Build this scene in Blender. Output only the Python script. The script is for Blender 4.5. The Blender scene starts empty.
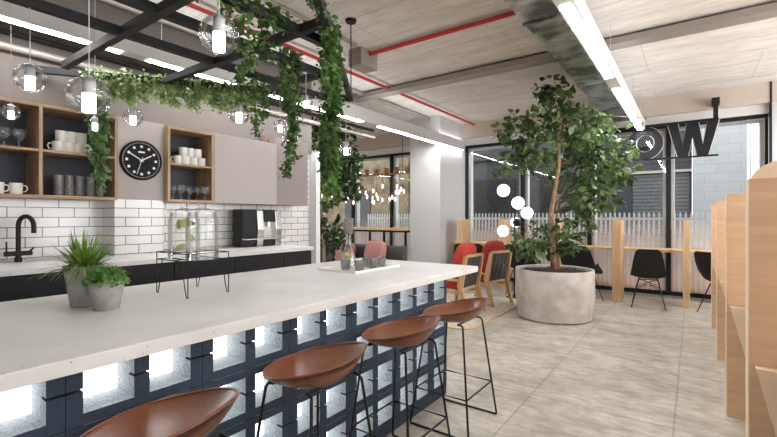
import bpy, math, random
from mathutils import Vector, Matrix
random.seed(7)
PI = math.pi
sc = bpy.context.scene
COL = sc.collection
# ------------------------------------------------------------------ camera
F, CX, CY, CAMZ = 423.0, 388.5, 217.0, 1.35
YAW = math.radians(35.75)
cam_d = bpy.data.cameras.new('camera'); cam = bpy.data.objects.new('camera', cam_d); COL.objects.link(cam)
cam.location = (0, 0, CAMZ); cam.rotation_euler = (PI/2, 0, YAW)
cam_d.sensor_width = 36; cam_d.lens = 36*F/777; cam_d.shift_y = (CY-218.5)/777; cam_d.clip_start = .02
sc.camera = cam
FW = Vector((-math.sin(YAW), math.cos(YAW), 0)); RT = Vector((math.cos(YAW), math.sin(YAW), 0))
def at(px, py, D):                       # a measured point of the photo at distance D in front of the camera
    p = FW*D + RT*((px-CX)/F*D); return Vector((p.x, p.y, CAMZ+(CY-py)/F*D))
def yat(px, X):                          # Y of a measured column on the plane X
    u = (px-CX)/F; r = FW + RT*u; return X/r.x*r.y
# ------------------------------------------------------------------ materials
def srgb(r, g, b):
    f = lambda c: (c/255/12.92) if c/255 <= .04045 else ((c/255+.055)/1.055)**2.4
    return (f(r), f(g), f(b), 1)
def mat(name, col, rough=.5, metal=0, spec=.5, noise=None, bump=0, emis=None, trans=0, stretch=(1,1,1), sheen=0, coat=0):
    m = bpy.data.materials.new(name); m.use_nodes = True
    nt = m.node_tree; b = nt.nodes['Principled BSDF']
    b.inputs['Base Color'].default_value = col; b.inputs['Roughness'].default_value = rough
    b.inputs['Metallic'].default_value = metal; b.inputs['Specular IOR Level'].default_value = spec
    if coat: b.inputs['Coat Weight'].default_value = coat; b.inputs['Coat Roughness'].default_value = .15
    if emis: b.inputs['Emission Color'].default_value = emis[0]; b.inputs['Emission Strength'].default_value = emis[1]
    if noise:                            # (scale, second colour, detail, lo, hi)
        tc = nt.nodes.new('ShaderNodeTexCoord'); mp = nt.nodes.new('ShaderNodeMapping'); mp.inputs['Scale'].default_value = stretch
        n = nt.nodes.new('ShaderNodeTexNoise'); n.inputs['Scale'].default_value = noise[0]; n.inputs['Detail'].default_value = noise[2]
        r = nt.nodes.new('ShaderNodeValToRGB'); r.color_ramp.elements[0].color = col; r.color_ramp.elements[1].color = noise[1]
        r.color_ramp.elements[0].position = noise[3]; r.color_ramp.elements[1].position = noise[4]
        nt.links.new(tc.outputs['Object'], mp.inputs[0]); nt.links.new(mp.outputs[0], n.inputs['Vector'])
        nt.links.new(n.outputs['Fac'], r.inputs[0]); nt.links.new(r.outputs[0], b.inputs['Base Color'])
        if bump:
            bp = nt.nodes.new('ShaderNodeBump'); bp.inputs['Strength'].default_value = bump; bp.inputs['Distance'].default_value = .01
            nt.links.new(n.outputs['Fac'], bp.inputs['Height']); nt.links.new(bp.outputs[0], b.inputs['Normal'])
    return m
def N(nt, t, **kw):
    n = nt.nodes.new(t)
    for k, v in kw.items():
        if k in n.inputs.keys(): n.inputs[k].default_value = v
        else: setattr(n, k, v)
    return n
def glassy(name, tint=(1,1,1,1), refl=.06, rough=.02, body=0.0):    # clear thin glass: see-through plus sharp reflections
    m = bpy.data.materials.new(name); m.use_nodes = True; nt = m.node_tree; nt.nodes.clear()
    o = N(nt, 'ShaderNodeOutputMaterial'); t = N(nt, 'ShaderNodeBsdfTransparent', Color=tint)
    g = N(nt, 'ShaderNodeBsdfGlossy', Roughness=rough); lw = N(nt, 'ShaderNodeLayerWeight', Blend=.25)
    ma = N(nt, 'ShaderNodeMath', operation='MULTIPLY_ADD'); ma.inputs[1].default_value = .5; ma.inputs[2].default_value = refl
    mx = N(nt, 'ShaderNodeMixShader')
    nt.links.new(lw.outputs['Fresnel'], ma.inputs[0]); nt.links.new(ma.outputs[0], mx.inputs[0])
    nt.links.new(t.outputs[0], mx.inputs[1]); nt.links.new(g.outputs[0], mx.inputs[2])
    last = mx
    if body:
        d = N(nt, 'ShaderNodeBsdfDiffuse', Color=(.8,.8,.8,1)); m2 = N(nt, 'ShaderNodeMixShader', Fac=body)
        nt.links.new(mx.outputs[0], m2.inputs[1]); nt.links.new(d.outputs[0], m2.inputs[2]); last = m2
    nt.links.new(last.outputs[0], o.inputs[0]); return m
def emit(name, col, s):
    m = bpy.data.materials.new(name); m.use_nodes = True; nt = m.node_tree; nt.nodes.clear()
    o = N(nt, 'ShaderNodeOutputMaterial'); e = N(nt, 'ShaderNodeEmission', Color=col, Strength=s)
    nt.links.new(e.outputs[0], o.inputs[0]); return m
def brickmat(name, c1, c2, mortar, w, h, ms, axes, rough=.2, offset=.5, bump=.3, shift=(0,0), extra=None):
    m = bpy.data.materials.new(name); m.use_nodes = True; nt = m.node_tree; b = nt.nodes['Principled BSDF']
    b.inputs['Roughness'].default_value = rough
    tc = N(nt, 'ShaderNodeTexCoord'); sp = N(nt, 'ShaderNodeSeparateXYZ'); cb = N(nt, 'ShaderNodeCombineXYZ')
    nt.links.new(tc.outputs['Object'], sp.inputs[0])
    for i, a in enumerate(axes):
        ad = N(nt, 'ShaderNodeMath', operation='ADD'); ad.inputs[1].default_value = shift[i]
        nt.links.new(sp.outputs[a], ad.inputs[0]); nt.links.new(ad.outputs[0], cb.inputs[i])
    br = N(nt, 'ShaderNodeTexBrick', offset=offset, Scale=1.0); br.inputs['Color1'].default_value = c1; br.inputs['Color2'].default_value = c2
    br.inputs['Mortar'].default_value = mortar; br.inputs['Mortar Size'].default_value = ms
    br.inputs['Brick Width'].default_value = w; br.inputs['Row Height'].default_value = h; br.inputs['Mortar Smooth'].default_value = .1
    nt.links.new(cb.outputs[0], br.inputs['Vector'])
    out = br.outputs['Color']
    if extra: out = extra(nt, tc, br, b)
    nt.links.new(out, b.inputs['Base Color'])
    if bump:
        bp = N(nt, 'ShaderNodeBump', Strength=bump, Distance=.004, invert=True)
        nt.links.new(br.outputs['Fac'], bp.inputs['Height']); nt.links.new(bp.outputs[0], b.inputs['Normal'])
    return m
def mottle(scales, stretch, lo, hi, p0=.35, p1=.68):   # multiplies the base by stretched blotches
    def f(nt, tc, br, b):
        mp = N(nt, 'ShaderNodeMapping'); mp.inputs['Scale'].default_value = stretch
        nt.links.new(tc.outputs['Object'], mp.inputs[0])
        last = br.outputs['Color']
        for s in scales:
            n = N(nt, 'ShaderNodeTexNoise', Scale=s, Detail=8.0, Roughness=.65)
            nt.links.new(mp.outputs[0], n.inputs['Vector'])
            r = N(nt, 'ShaderNodeValToRGB'); r.color_ramp.elements[0].color = lo; r.color_ramp.elements[1].color = hi
            r.color_ramp.elements[0].position = p0; r.color_ramp.elements[1].position = p1
            nt.links.new(n.outputs['Fac'], r.inputs[0])
            mx = N(nt, 'ShaderNodeMixRGB', blend_type='MULTIPLY'); mx.inputs[0].default_value = 1
            nt.links.new(last, mx.inputs[1]); nt.links.new(r.outputs[0], mx.inputs[2]); last = mx.outputs[0]
        return last
    return f
g3 = lambda v: (v, v, v, 1)
M = {}
M['floor'] = brickmat('floor_concrete', srgb(200,196,188), srgb(194,190,182), srgb(172,168,160), .9, 1.15, .008, (0,1), .34, 0, .05,
                      (.1,.2), mottle((1.1, 3.6, 9.0), (1, 1.9, 1), (.74,.72,.69,1), (1.05,1.05,1.04,1), .34, .58))
M['ceil'] = brickmat('ceiling_concrete', srgb(238,236,234), srgb(233,230,228), srgb(210,206,203), 2.4, 1.2, .006, (0,1), .85, .5, 0,
                     (.5,.3), mottle((1.2, 4.0), (1, 5, 1), (.84,.82,.81,1), (1.04,1.04,1.03,1)))
M['tile'] = brickmat('white_metro_tile', srgb(228,226,224), srgb(220,218,217), srgb(88,86,86), .229, .0842, .0035, (1,2), .15, .5, .4, (.06,.0))
M['tile_col'] = brickmat('white_metro_tile_column', srgb(228,226,224), srgb(220,218,217), srgb(88,86,86), .229, .0842, .0035, (1,2), .15, .5, .4, (.09,.0))
M['shutter'] = brickmat('shutter_slats', srgb(84,86,88), srgb(78,80,82), srgb(38,39,41), 20, .09, .012, (0,2), .6, 0, .6)
M['blockwall'] = brickmat('pale_block_wall', srgb(150,153,154), srgb(144,147,148), srgb(134,137,138), .44, .215, .008, (0,2), .9, .5, .2)
M['taupe'] = mat('taupe_paint', srgb(172,163,160), .6)
M['taupe_dark'] = mat('dark_taupe_paint', srgb(140,130,128), .55)
M['bulk'] = mat('bulkhead_paint', srgb(98,91,87), .7)
M['white'] = mat('white_paint', srgb(226,225,224), .6)
M['lamp_white'] = mat('luminaire_paint', srgb(206,204,202), .5)
M['pale'] = mat('pale_grey_paint', srgb(206,205,206), .7)
M['beam'] = mat('beige_plaster', srgb(205,192,180), .8, noise=(2, srgb(192,178,168), 4, .3, .7))
M['black'] = mat('black_metal', srgb(24,24,25), .5, spec=.3)
M['frame_black'] = mat('frame_black_metal', srgb(40,41,43), .6, spec=.3)
M['cab_black'] = mat('black_cabinet', srgb(36,36,37), .6, spec=.2)
M['navy'] = mat('dark_slate_backing', srgb(52,55,64), .6)
M['oak'] = mat('oak_veneer', srgb(186,156,122), .5, noise=(3, srgb(148,120,92), 6, .35, .65), stretch=(6,1,14))
M['oak_v'] = mat('oak_veneer_upright', srgb(186,156,122), .5, noise=(3, srgb(148,120,92), 6, .35, .65), stretch=(14,14,1))
M['ply'] = mat('pale_plywood', srgb(226,192,150), .5, noise=(3, srgb(206,168,126), 5, .3, .7), stretch=(6,6,1))
M['ply_h'] = mat('pale_plywood_horizontal', srgb(222,190,158), .5, noise=(2.2, srgb(202,166,134), 6, .3, .7), stretch=(1,6,9))
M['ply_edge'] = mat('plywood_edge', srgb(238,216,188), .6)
M['ash'] = mat('ash_wood', srgb(206,168,124), .45, noise=(4, srgb(184,144,102), 4, .3, .7), stretch=(5,5,1))
M['quartz'] = None
M['leather'] = mat('tan_leather', srgb(128,77,50), .3, noise=(60, srgb(118,69,44), 3, .35, .65), bump=.05)
M['leather_edge'] = mat('leather_piping', srgb(120,68,42), .4)
M['pot'] = mat('grey_cement_pot', srgb(158,154,150), .8, noise=(18, srgb(132,128,124), 5, .35, .65), bump=.1)
M['planter'] = mat('cast_concrete', srgb(206,200,194), .75, noise=(5, srgb(182,172,166), 6, .42, .66), bump=.06)
M['soil'] = mat('bark_soil', srgb(66,48,38), .95, noise=(40, srgb(32,22,18), 5, .35, .65), bump=.8)
M['leaf_ivy'] = mat('ivy_leaf', srgb(110,142,76), .5, noise=(9, srgb(54,84,44), 2, .35, .65))
M['leaf_light'] = mat('light_ivy_leaf', srgb(200,214,156), .5, noise=(11, srgb(124,152,94), 2, .35, .65))
M['leaf_ficus'] = mat('ficus_leaf', srgb(112,136,80), .38, noise=(6, srgb(44,68,38), 2, .38, .62))
M['leaf_dark'] = mat('dark_ficus_leaf', srgb(62,88,48), .4, noise=(6, srgb(34,58,30), 2, .38, .62))
M['leaf_grass'] = mat('grass_leaf', srgb(146,172,78), .45, noise=(12, srgb(92,130,52), 2, .35, .65))
M['leaf_bush'] = mat('bush_leaf', srgb(116,158,84), .5, noise=(24, srgb(70,118,54), 2, .35, .65))
M['bark'] = mat('pale_bark', srgb(176,146,118), .85, noise=(14, srgb(140,110,86), 4, .35, .65), stretch=(3,3,1))
M['stem'] = mat('vine_stem', srgb(88,84,48), .8)
M['steel'] = mat('brushed_steel', srgb(200,200,200), .25, 1)
M['galv'] = mat('galvanised_metal', srgb(226,228,230), .3, .85, noise=(3.5, srgb(120,122,126), 4, .42, .62))  # pale and dark blotches imitate mottled reflections on the duct
M['tray_metal'] = mat('cable_tray_metal', srgb(158,150,144), .5, .4)
M['red'] = mat('red_pipe', srgb(186,46,46), .45)
M['chrome'] = mat('chrome', srgb(220,220,220), .08, 1)
M['ceramic'] = mat('white_ceramic', srgb(240,236,230), .2)
M['mug_warm'] = mat('cream_ceramic', srgb(236,226,208), .25)
M['smoke'] = glassy('smoky_glass', (.72,.70,.69,1), .02, .05, .12)
M['glass'] = glassy('clear_glass', (.98,.985,.985,1), .015, .02, .05)
M['jar_glass'] = glassy('jar_glass', (.985,.99,.985,1), .025, .02, .015)
M['tumbler'] = glassy('grey_tumbler_glass', (.70,.70,.71,1), .08, .03, .04)
M['sphere_glass'] = glassy('sphere_glass', (.985,.985,.985,1), .03)
M['window_glass'] = glassy('window_glass', (.97,.98,.98,1), .02)
M['lime'] = mat('lime_flesh', srgb(176,196,92), .4)
M['lemon'] = mat('lemon_flesh', srgb(206,206,120), .4)
M['lamp_core'] = emit('frosted_lamp_core', (1,.98,.94,1), 5)
M['globe'] = emit('white_globe', (1,.97,.92,1), 2.6)
M['bulb'] = emit('filament_bulb', (1,.9,.72,1), 2)
M['strip'] = emit('led_strip', (1,1,1,1), 40)
M['fill_uplight'] = emit('fill_uplight_strip', (1,1,1,1), 7)
M['fill_uplight_soft'] = emit('fill_uplight_strip_soft', (1,1,1,1), 4)
M['backlight'] = emit('backlit_panel', (.98,.99,1,1), 3.2)
M['cord'] = mat('pale_cord', srgb(200,200,198), .5)
M['copper'] = mat('copper', srgb(150,104,80), .5, .6)
M['red_fab'] = mat('orange_red_fabric', srgb(196,72,58), .9, noise=(60, srgb(178,60,50), 3, .3, .7), bump=.1)
M['deep_red'] = mat('deep_red_fabric', srgb(160,46,44), .9, noise=(60, srgb(140,38,38), 3, .3, .7), bump=.1)
M['pink_fab'] = mat('dusty_pink_fabric', srgb(200,142,140), .9, noise=(50, srgb(184,126,124), 3, .3, .7), bump=.1)
M['grey_fab'] = mat('charcoal_fabric', srgb(92,90,90), .9, noise=(50, srgb(78,76,76), 3, .3, .7), bump=.1)
M['strap'] = mat('dark_webbing', srgb(70,68,66), .85)
M['rug'] = mat('cream_rug', srgb(216,206,188), .95, noise=(28, srgb(176,164,146), 5, .4, .62), bump=.6)
M['rug_edge'] = mat('rug_binding', srgb(206,178,120), .9)
M['blk'] = mat('slate_block', srgb(46,58,74), .85, noise=(60, srgb(38,49,64), 4, .35, .65), bump=.15)
M['blk_backlit'] = mat('backlit_block', srgb(176,182,185), .9, noise=(110, srgb(138,147,153), 5, .38, .6), bump=.25)  # paler copy of the block, backlight on core sides put into the colour
M['facade'] = mat('dark_facade', srgb(56,58,61), .85, noise=(1.5, srgb(44,46,50), 5, .35, .65))
M['olive'] = mat('olive_render', srgb(112,98,74), .9, noise=(3, srgb(70,62,48), 5, .35, .65))
M['pave'] = mat('street_paving', srgb(150,150,148), .9, noise=(3, srgb(130,130,128), 5, .35, .65))
M['pale_metal'] = mat('pale_fence_paint', srgb(172,173,176), .5)
M['clock_face'] = mat('clock_black', srgb(16,16,17), .5, spec=.15)
M['mark'] = mat('clock_white', srgb(236,236,236), .5)
M['plastic'] = mat('black_plastic', srgb(26,26,27), .5, spec=.3)
M['plastic_panel'] = mat('machine_black_panel', srgb(22,23,24), .4, spec=.25)
M['stem_brown'] = mat('terracotta', srgb(176,96,66), .7)
def quartz():
    m = bpy.data.materials.new('speckled_worktop'); m.use_nodes = True; nt = m.node_tree; b = nt.nodes['Principled BSDF']
    b.inputs['Roughness'].default_value = .32
    tc = N(nt, 'ShaderNodeTexCoord'); n = N(nt, 'ShaderNodeTexNoise', Scale=3.0, Detail=6.0)
    r = N(nt, 'ShaderNodeValToRGB'); r.color_ramp.elements[0].color = srgb(206,204,201); r.color_ramp.elements[1].color = srgb(222,220,217)
    r.color_ramp.elements[0].position = .3; r.color_ramp.elements[1].position = .7
    nt.links.new(tc.outputs['Object'], n.inputs['Vector']); nt.links.new(n.outputs['Fac'], r.inputs[0]); last = r.outputs[0]
    for s, c, k0, k1 in ((26, srgb(132,122,112), .07, .12), (60, srgb(226,222,218), .09, .14), (90, srgb(150,142,134), .08, .13)):
        v = N(nt, 'ShaderNodeTexVoronoi', Scale=float(s)); rr = N(nt, 'ShaderNodeValToRGB')
        rr.color_ramp.elements[0].color = g3(1); rr.color_ramp.elements[1].color = g3(0); rr.color_ramp.elements[0].position = k0; rr.color_ramp.elements[1].position = k1
        mx = N(nt, 'ShaderNodeMixRGB'); mx.inputs[2].default_value = c
        nt.links.new(tc.outputs['Object'], v.inputs['Vector']); nt.links.new(v.outputs['Distance'], rr.inputs[0])
        n2 = N(nt, 'ShaderNodeMath', operation='MULTIPLY'); n2.inputs[1].default_value = .75
        nt.links.new(rr.outputs[0], n2.inputs[0]); nt.links.new(n2.outputs[0], mx.inputs[0]); nt.links.new(last, mx.inputs[1]); last = mx.outputs[0]
    nt.links.new(last, b.inputs['Base Color']); return m
M['quartz'] = quartz()
def let_light_through(m, k):             # thin leaves pass some light
    nt = m.node_tree; b = nt.nodes['Principled BSDF']; o = nt.nodes['Material Output']
    t = N(nt, 'ShaderNodeBsdfTranslucent'); mx = N(nt, 'ShaderNodeMixShader', Fac=k)
    src = b.inputs['Base Color'].links[0].from_socket; nt.links.new(src, t.inputs[0])
    nt.links.new(b.outputs[0], mx.inputs[1]); nt.links.new(t.outputs[0], mx.inputs[2]); nt.links.new(mx.outputs[0], o.inputs[0])
for k_ in ('leaf_ivy','leaf_light','leaf_ficus','leaf_dark','leaf_grass','leaf_bush'): let_light_through(M[k_], .35)
def filmmat():                          # frosted window film: clear at the top, milky and faintly ribbed lower down
    m = bpy.data.materials.new('frosted_film'); m.use_nodes = True; nt = m.node_tree; nt.nodes.clear()
    o = N(nt, 'ShaderNodeOutputMaterial'); t = N(nt, 'ShaderNodeBsdfTransparent')
    d = N(nt, 'ShaderNodeBsdfTranslucent', Color=srgb(250,234,224)); d2 = N(nt, 'ShaderNodeBsdfDiffuse', Color=srgb(244,228,220))
    md = N(nt, 'ShaderNodeMixShader', Fac=.3); nt.links.new(d.outputs[0], md.inputs[1]); nt.links.new(d2.outputs[0], md.inputs[2])
    tc = N(nt, 'ShaderNodeTexCoord'); sp = N(nt, 'ShaderNodeSeparateXYZ'); nt.links.new(tc.outputs['Object'], sp.inputs[0])
    su = N(nt, 'ShaderNodeMath', operation='SUBTRACT'); su.inputs[0].default_value = 1.40; nt.links.new(sp.outputs[2], su.inputs[1])
    mr = N(nt, 'ShaderNodeMath', operation='MULTIPLY', use_clamp=True); mr.inputs[1].default_value = .82; nt.links.new(su.outputs[0], mr.inputs[0])
    wv = N(nt, 'ShaderNodeTexWave', Scale=1.0); wv.bands_direction = 'X'; wv.inputs['Scale'].default_value = .31416/.0752; wv.inputs['Distortion'].default_value = 0
    rc = N(nt, 'ShaderNodeValToRGB'); rc.color_ramp.elements[0].color = srgb(238,218,208); rc.color_ramp.elements[1].color = srgb(252,240,232)
    nt.links.new(tc.outputs['Object'], wv.inputs['Vector']); nt.links.new(wv.outputs['Fac'], rc.inputs[0]); nt.links.new(rc.outputs[0], d.inputs[0]); nt.links.new(rc.outputs[0], d2.inputs[0])
    mx = N(nt, 'ShaderNodeMixShader'); nt.links.new(mr.outputs[0], mx.inputs[0]); nt.links.new(t.outputs[0], mx.inputs[1]); nt.links.new(md.outputs[0], mx.inputs[2])
    nt.links.new(mx.outputs[0], o.inputs[0]); return m
M['film'] = filmmat()
# ------------------------------------------------------------------ mesh helpers
class MB:
    def __init__(s): s.v = []; s.f = []; s.mi = []
    def add(s, vs, fs, mi=0):
        n = len(s.v); s.v += [tuple(p) for p in vs]; s.f += [tuple(i+n for i in f) for f in fs]; s.mi += [mi]*len(fs); return s
    def box(s, x0, x1, y0, y1, z0, z1, mi=0):
        vs = [(x,y,z) for x in (x0,x1) for y in (y0,y1) for z in (z0,z1)]
        return s.add(vs, [(0,1,3,2),(4,6,7,5),(0,4,5,1),(2,3,7,6),(0,2,6,4),(1,5,7,3)], mi)
    def bar(s, p, q, w, h, up=(0,0,1)):           # rectangular bar from p to q
        p, q = Vector(p), Vector(q); d = (q-p).normalized(); u = Vector(up)
        a = d.cross(u)
        if a.length < 1e-4: a = d.cross(Vector((1,0,0)))
        a.normalize(); b = a.cross(d).normalized()
        vs = [e + a*(w/2*i) + b*(h/2*j) for e in (p,q) for i,j in ((-1,-1),(1,-1),(1,1),(-1,1))]
        return s.add(vs, [(3,2,1,0),(4,5,6,7),(0,1,5,4),(1,2,6,5),(2,3,7,6),(3,0,4,7)])
    def tube(s, pts, r, seg=8, closed=False):
        pts = [Vector(p) for p in pts]; n = len(pts); rs = r if isinstance(r,(list,tuple)) else [r]*n
        ref = None; rings = []
        for i, p in enumerate(pts):
            if closed: d = pts[(i+1)%n]-pts[i-1]
            else: d = pts[min(i+1,n-1)]-pts[max(i-1,0)]
            d.normalize()
            if ref is None:
                ref = d.cross(Vector((0,0,1)));
                if ref.length < 1e-3: ref = d.cross(Vector((1,0,0)))
            ref = ref - d*ref.dot(d)
            if ref.length < 1e-6: ref = d.orthogonal()
            ref.normalize(); b = d.cross(ref)
            rings.append([p + (ref*math.cos(2*PI*k/seg) + b*math.sin(2*PI*k/seg))*rs[i] for k in range(seg)])
        vs = [v for R in rings for v in R]; fs = []
        for i in range(n if closed else n-1):
            j = (i+1) % n
            for k in range(seg): fs.append((i*seg+k, i*seg+(k+1)%seg, j*seg+(k+1)%seg, j*seg+k))
        if not closed: fs.append(tuple(range(seg-1,-1,-1))); fs.append(tuple((n-1)*seg+k for k in range(seg)))
        return s.add(vs, fs)
    def lathe(s, prof, c=(0,0,0), seg=24, axis='z'):
        vs = []; fs = []
        for r, z in prof:
            for k in range(seg):
                a = 2*PI*k/seg; x, y = max(r,1e-5)*math.cos(a), max(r,1e-5)*math.sin(a)
                vs.append({'z':(c[0]+x,c[1]+y,c[2]+z),'x':(c[0]+z,c[1]+x,c[2]+y),'y':(c[0]+y,c[1]+z,c[2]+x)}[axis])
        for i in range(len(prof)-1):
            for k in range(seg): fs.append((i*seg+k, i*seg+(k+1)%seg, (i+1)*seg+(k+1)%seg, (i+1)*seg+k))
        if prof[0][0] < 1e-4 or True: fs.append(tuple(range(seg-1,-1,-1))) if prof[0][0] > 1e-4 else None
        if prof[-1][0] > 1e-4 and abs(prof[-1][0]-prof[0][0]) + abs(prof[-1][1]-prof[0][1]) > 1e-6: fs.append(tuple((len(prof)-1)*seg+k for k in range(seg)))
        return s.add(vs, [f for f in fs if f])
    def ball(s, c, r, seg=20, rings=12, sz=1):
        return s.lathe([(r*math.sin(PI*i/rings), -r*sz*math.cos(PI*i/rings)) for i in range(rings+1)], c, seg)
    def prism(s, poly, axis, a0, a1):             # polygon in the other two axes extruded along axis
        n = len(poly); f = {'x':lambda a,p:(a,p[0],p[1]),'y':lambda a,p:(p[0],a,p[1]),'z':lambda a,p:(p[0],p[1],a)}[axis]
        vs = [f(a0,p) for p in poly] + [f(a1,p) for p in poly]
        return s.add(vs, [tuple(range(n-1,-1,-1)), tuple(range(n,2*n))] + [(i,(i+1)%n,n+(i+1)%n,n+i) for i in range(n)])
    def grid(s, fn, nu, nv):
        vs = [fn(i/nu, j/nv) for j in range(nv+1) for i in range(nu+1)]
        return s.add(vs, [(j*(nu+1)+i, j*(nu+1)+i+1, (j+1)*(nu+1)+i+1, (j+1)*(nu+1)+i) for j in range(nv) for i in range(nu)])
    def voxel(s, xs, ys, zs, solid, mi=lambda ax,i,j,k:0):
        nx, ny, nz = len(xs)-1, len(ys)-1, len(zs)-1
        S = lambda i,j,k: 0<=i<nx and 0<=j<ny and 0<=k<nz and solid(i,j,k)
        idx = {}
        def V(i,j,k):
            if (i,j,k) not in idx: idx[(i,j,k)] = len(s.v); s.v.append((xs[i],ys[j],zs[k]))
            return idx[(i,j,k)]
        for i in range(nx):
            for j in range(ny):
                for k in range(nz):
                    if not S(i,j,k): continue
                    for d, q in (((1,0,0),((1,0,0),(1,1,0),(1,1,1),(1,0,1))),((-1,0,0),((0,0,0),(0,0,1),(0,1,1),(0,1,0))),
                                 ((0,1,0),((0,1,0),(0,1,1),(1,1,1),(1,1,0))),((0,-1,0),((0,0,0),(1,0,0),(1,0,1),(0,0,1))),
                                 ((0,0,1),((0,0,1),(1,0,1),(1,1,1),(0,1,1))),((0,0,-1),((0,0,0),(0,1,0),(1,1,0),(1,0,0)))):
                        if not S(i+d[0],j+d[1],k+d[2]):
                            s.f.append(tuple(V(i+a,j+b,k+c) for a,b,c in q)); s.mi.append(mi(d,i,j,k))
        return s
    def leaf(s, p, d, nrm, L, W, shape=0):
        d = d.normalized(); a = d.cross(nrm)
        if a.length < 1e-4: a = d.orthogonal()
        a.normalize(); n = a.cross(d)
        q = [p, p+d*L*.3+a*W*.5+n*L*.06, p+d*L*.62+a*W*.42+n*L*.04, p+d*L-n*L*.10, p+d*L*.62-a*W*.42+n*L*.04, p+d*L*.3-a*W*.5+n*L*.06, p+d*L*.55]
        return s.add(q, [(0,1,2,6),(6,2,3),(0,6,4,5),(6,3,4)])
    def build(s, name, m, parent=None, smooth=False, bevel=0, solid=0, sub=0, loc=None):
        me = bpy.data.meshes.new(name); me.from_pydata(s.v, [], s.f)
        ms = m if isinstance(m,(list,tuple)) else [m]
        for x in ms: me.materials.append(x)
        if any(s.mi): me.polygons.foreach_set('material_index', s.mi)
        if smooth:
            me.polygons.foreach_set('use_smooth', [True]*len(me.polygons))
        me.update()
        o = bpy.data.objects.new(name, me); COL.objects.link(o)
        if parent: o.parent = parent
        if loc: o.location = loc
        if solid: md = o.modifiers.new('solid','SOLIDIFY'); md.thickness = solid; md.offset = 0
        if sub: md = o.modifiers.new('sub','SUBSURF'); md.levels = sub; md.render_levels = sub
        if bevel:
            md = o.modifiers.new('bevel','BEVEL'); md.width = bevel; md.segments = 2; md.limit_method = 'ANGLE'; md.angle_limit = math.radians(40)
        if smooth == 'auto':
            me.set_sharp_from_angle(angle=math.radians(38))
        return o
def tag(o, label, cat, group=None, kind=None):
    o['label'] = label; o['category'] = cat
    if group: o['group'] = group
    if kind: o['kind'] = kind
    return o
def thing(name, label, cat, loc=(0,0,0), rz=0, group=None):
    o = bpy.data.objects.new(name, None); o.empty_display_size = .1; COL.objects.link(o); o.location = loc; o.rotation_euler = (0,0,rz)
    return tag(o, label, cat, group)
def struct(name, mb, m, **kw):
    o = mb.build(name, m, **kw); o['kind'] = 'structure'; return o
def dup(root, loc, rz=None, label=None, group=None):
    r = root.copy(); COL.objects.link(r); r.location = loc
    if rz is not None: r.rotation_euler = (0,0,rz)
    if label: r['label'] = label
    if group: r['group'] = group
    for ch in list(root.children):
        c = ch.copy(); COL.objects.link(c); c.parent = r
        for gr in list(ch.children):
            d = gr.copy(); COL.objects.link(d); d.parent = c
    return r
def box(*a): return MB().box(*a)
ORD = ['leftmost','second from left','third from left','fourth from left','fifth from left','sixth from left']
# ------------------------------------------------------------------ room shell
CEIL = 3.38; WY = 8.65; KX = -4.49
struct('floor', box(-9.5,4.6,-3.5,8.9,-.1,0), M['floor'])
struct('ceiling', box(-9.5,4.6,-3.5,8.9,CEIL,CEIL+.12), M['ceil'])
struct('wall_left', box(KX-.2,KX,-3.5,4.28,0,CEIL), M['tile'])
struct('trim_1', box(KX-.2,-4.35,4.281,4.36,0,2.3), M['white'])                         # end pilaster of the kitchen wall
# tiled column with taupe paint above the tiles
struct('wall_column', box(KX+.002,-4.23,1.652,2.085,1.0,1.515), M['tile_col'])
struct('wall_column_paint', box(KX+.002,-4.226,1.652,2.085,1.5155,2.262), M['taupe'])
struct('wall_bulkhead', box(KX+.002,-4.44,-3.5,4.278,2.26,CEIL-.001), M['bulk'])
struct('wall_far_left', box(-9.6,-9.5,-3.5,8.9,0,CEIL), M['pale'])
struct('wall_back', box(-9.5,4.6,-3.6,-3.5,0,CEIL), M['pale'])
wr = MB(); wr.box(4.6,4.75,-3.5,8.9,0,.45); wr.box(4.6,4.75,-3.5,8.9,3.0,CEIL)
for y in (-3.3,-.4,2.5,5.4,8.3): wr.box(4.6,4.75,y-.2,y+.2,.45,3.0)
struct('wall_right', wr, M['pale'])
struct('wall_pier', box(-4.81,-4.1,7.46,8.6,0,CEIL), M['pale'])
fb = MB(); fb.box(-9.5,4.6,8.48,8.9,3.07,CEIL); struct('trim_2', fb, M['beam'])
struct('trim_3', box(-9.5,.95,8.56,8.9,2.925,3.07), M['white'])
struct('wall_front', box(.96,4.6,8.5,8.9,0,3.07), M['pale'])
struct('trim_4', box(.935,.958,8.47,8.56,0,CEIL-.001), M['black'])
# windows on the far wall
def window(n, x0, x1):
    o = bpy.data.objects.new('window_%d' % n, None); COL.objects.link(o); o.location = (0,0,0); o['kind'] = 'structure'
    z0, z1 = .02, 2.92; w = .035
    fr = MB().voxel([x0,x0+w,x1-w,x1],[8.6,8.68],[z0,z0+.07,z1-.05,z1], lambda i,j,k: not (i==1 and k==1)); fr.build('window_frame', M['black'], o)
    rv = MB().voxel([x0+w,x0+w+.05,x1-w-.05,x1-w],[8.69,8.82],[z0+.07,z0+.12,z1-.09,z1-.05], lambda i,j,k: not (i==1 and k==1)); rv.build('reveal', M['white'], o)
    box(x0+w,x1-w,8.636,8.642,z0+.07,z1-.05).build('pane', M['window_glass'], o)
    box(x0+w,x1-w,8.625,8.630,z0+.07,1.45).build('frosted_film', M['film'], o)
xs = [-4.09,-2.83,-1.57,-.34,.93]
for i in range(4): window(i+1, xs[i], xs[i+1])
xs = [-8.66,-7.38,-6.12,-4.85]
for i in range(3): window(i+5, xs[i], xs[i+1])
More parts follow.
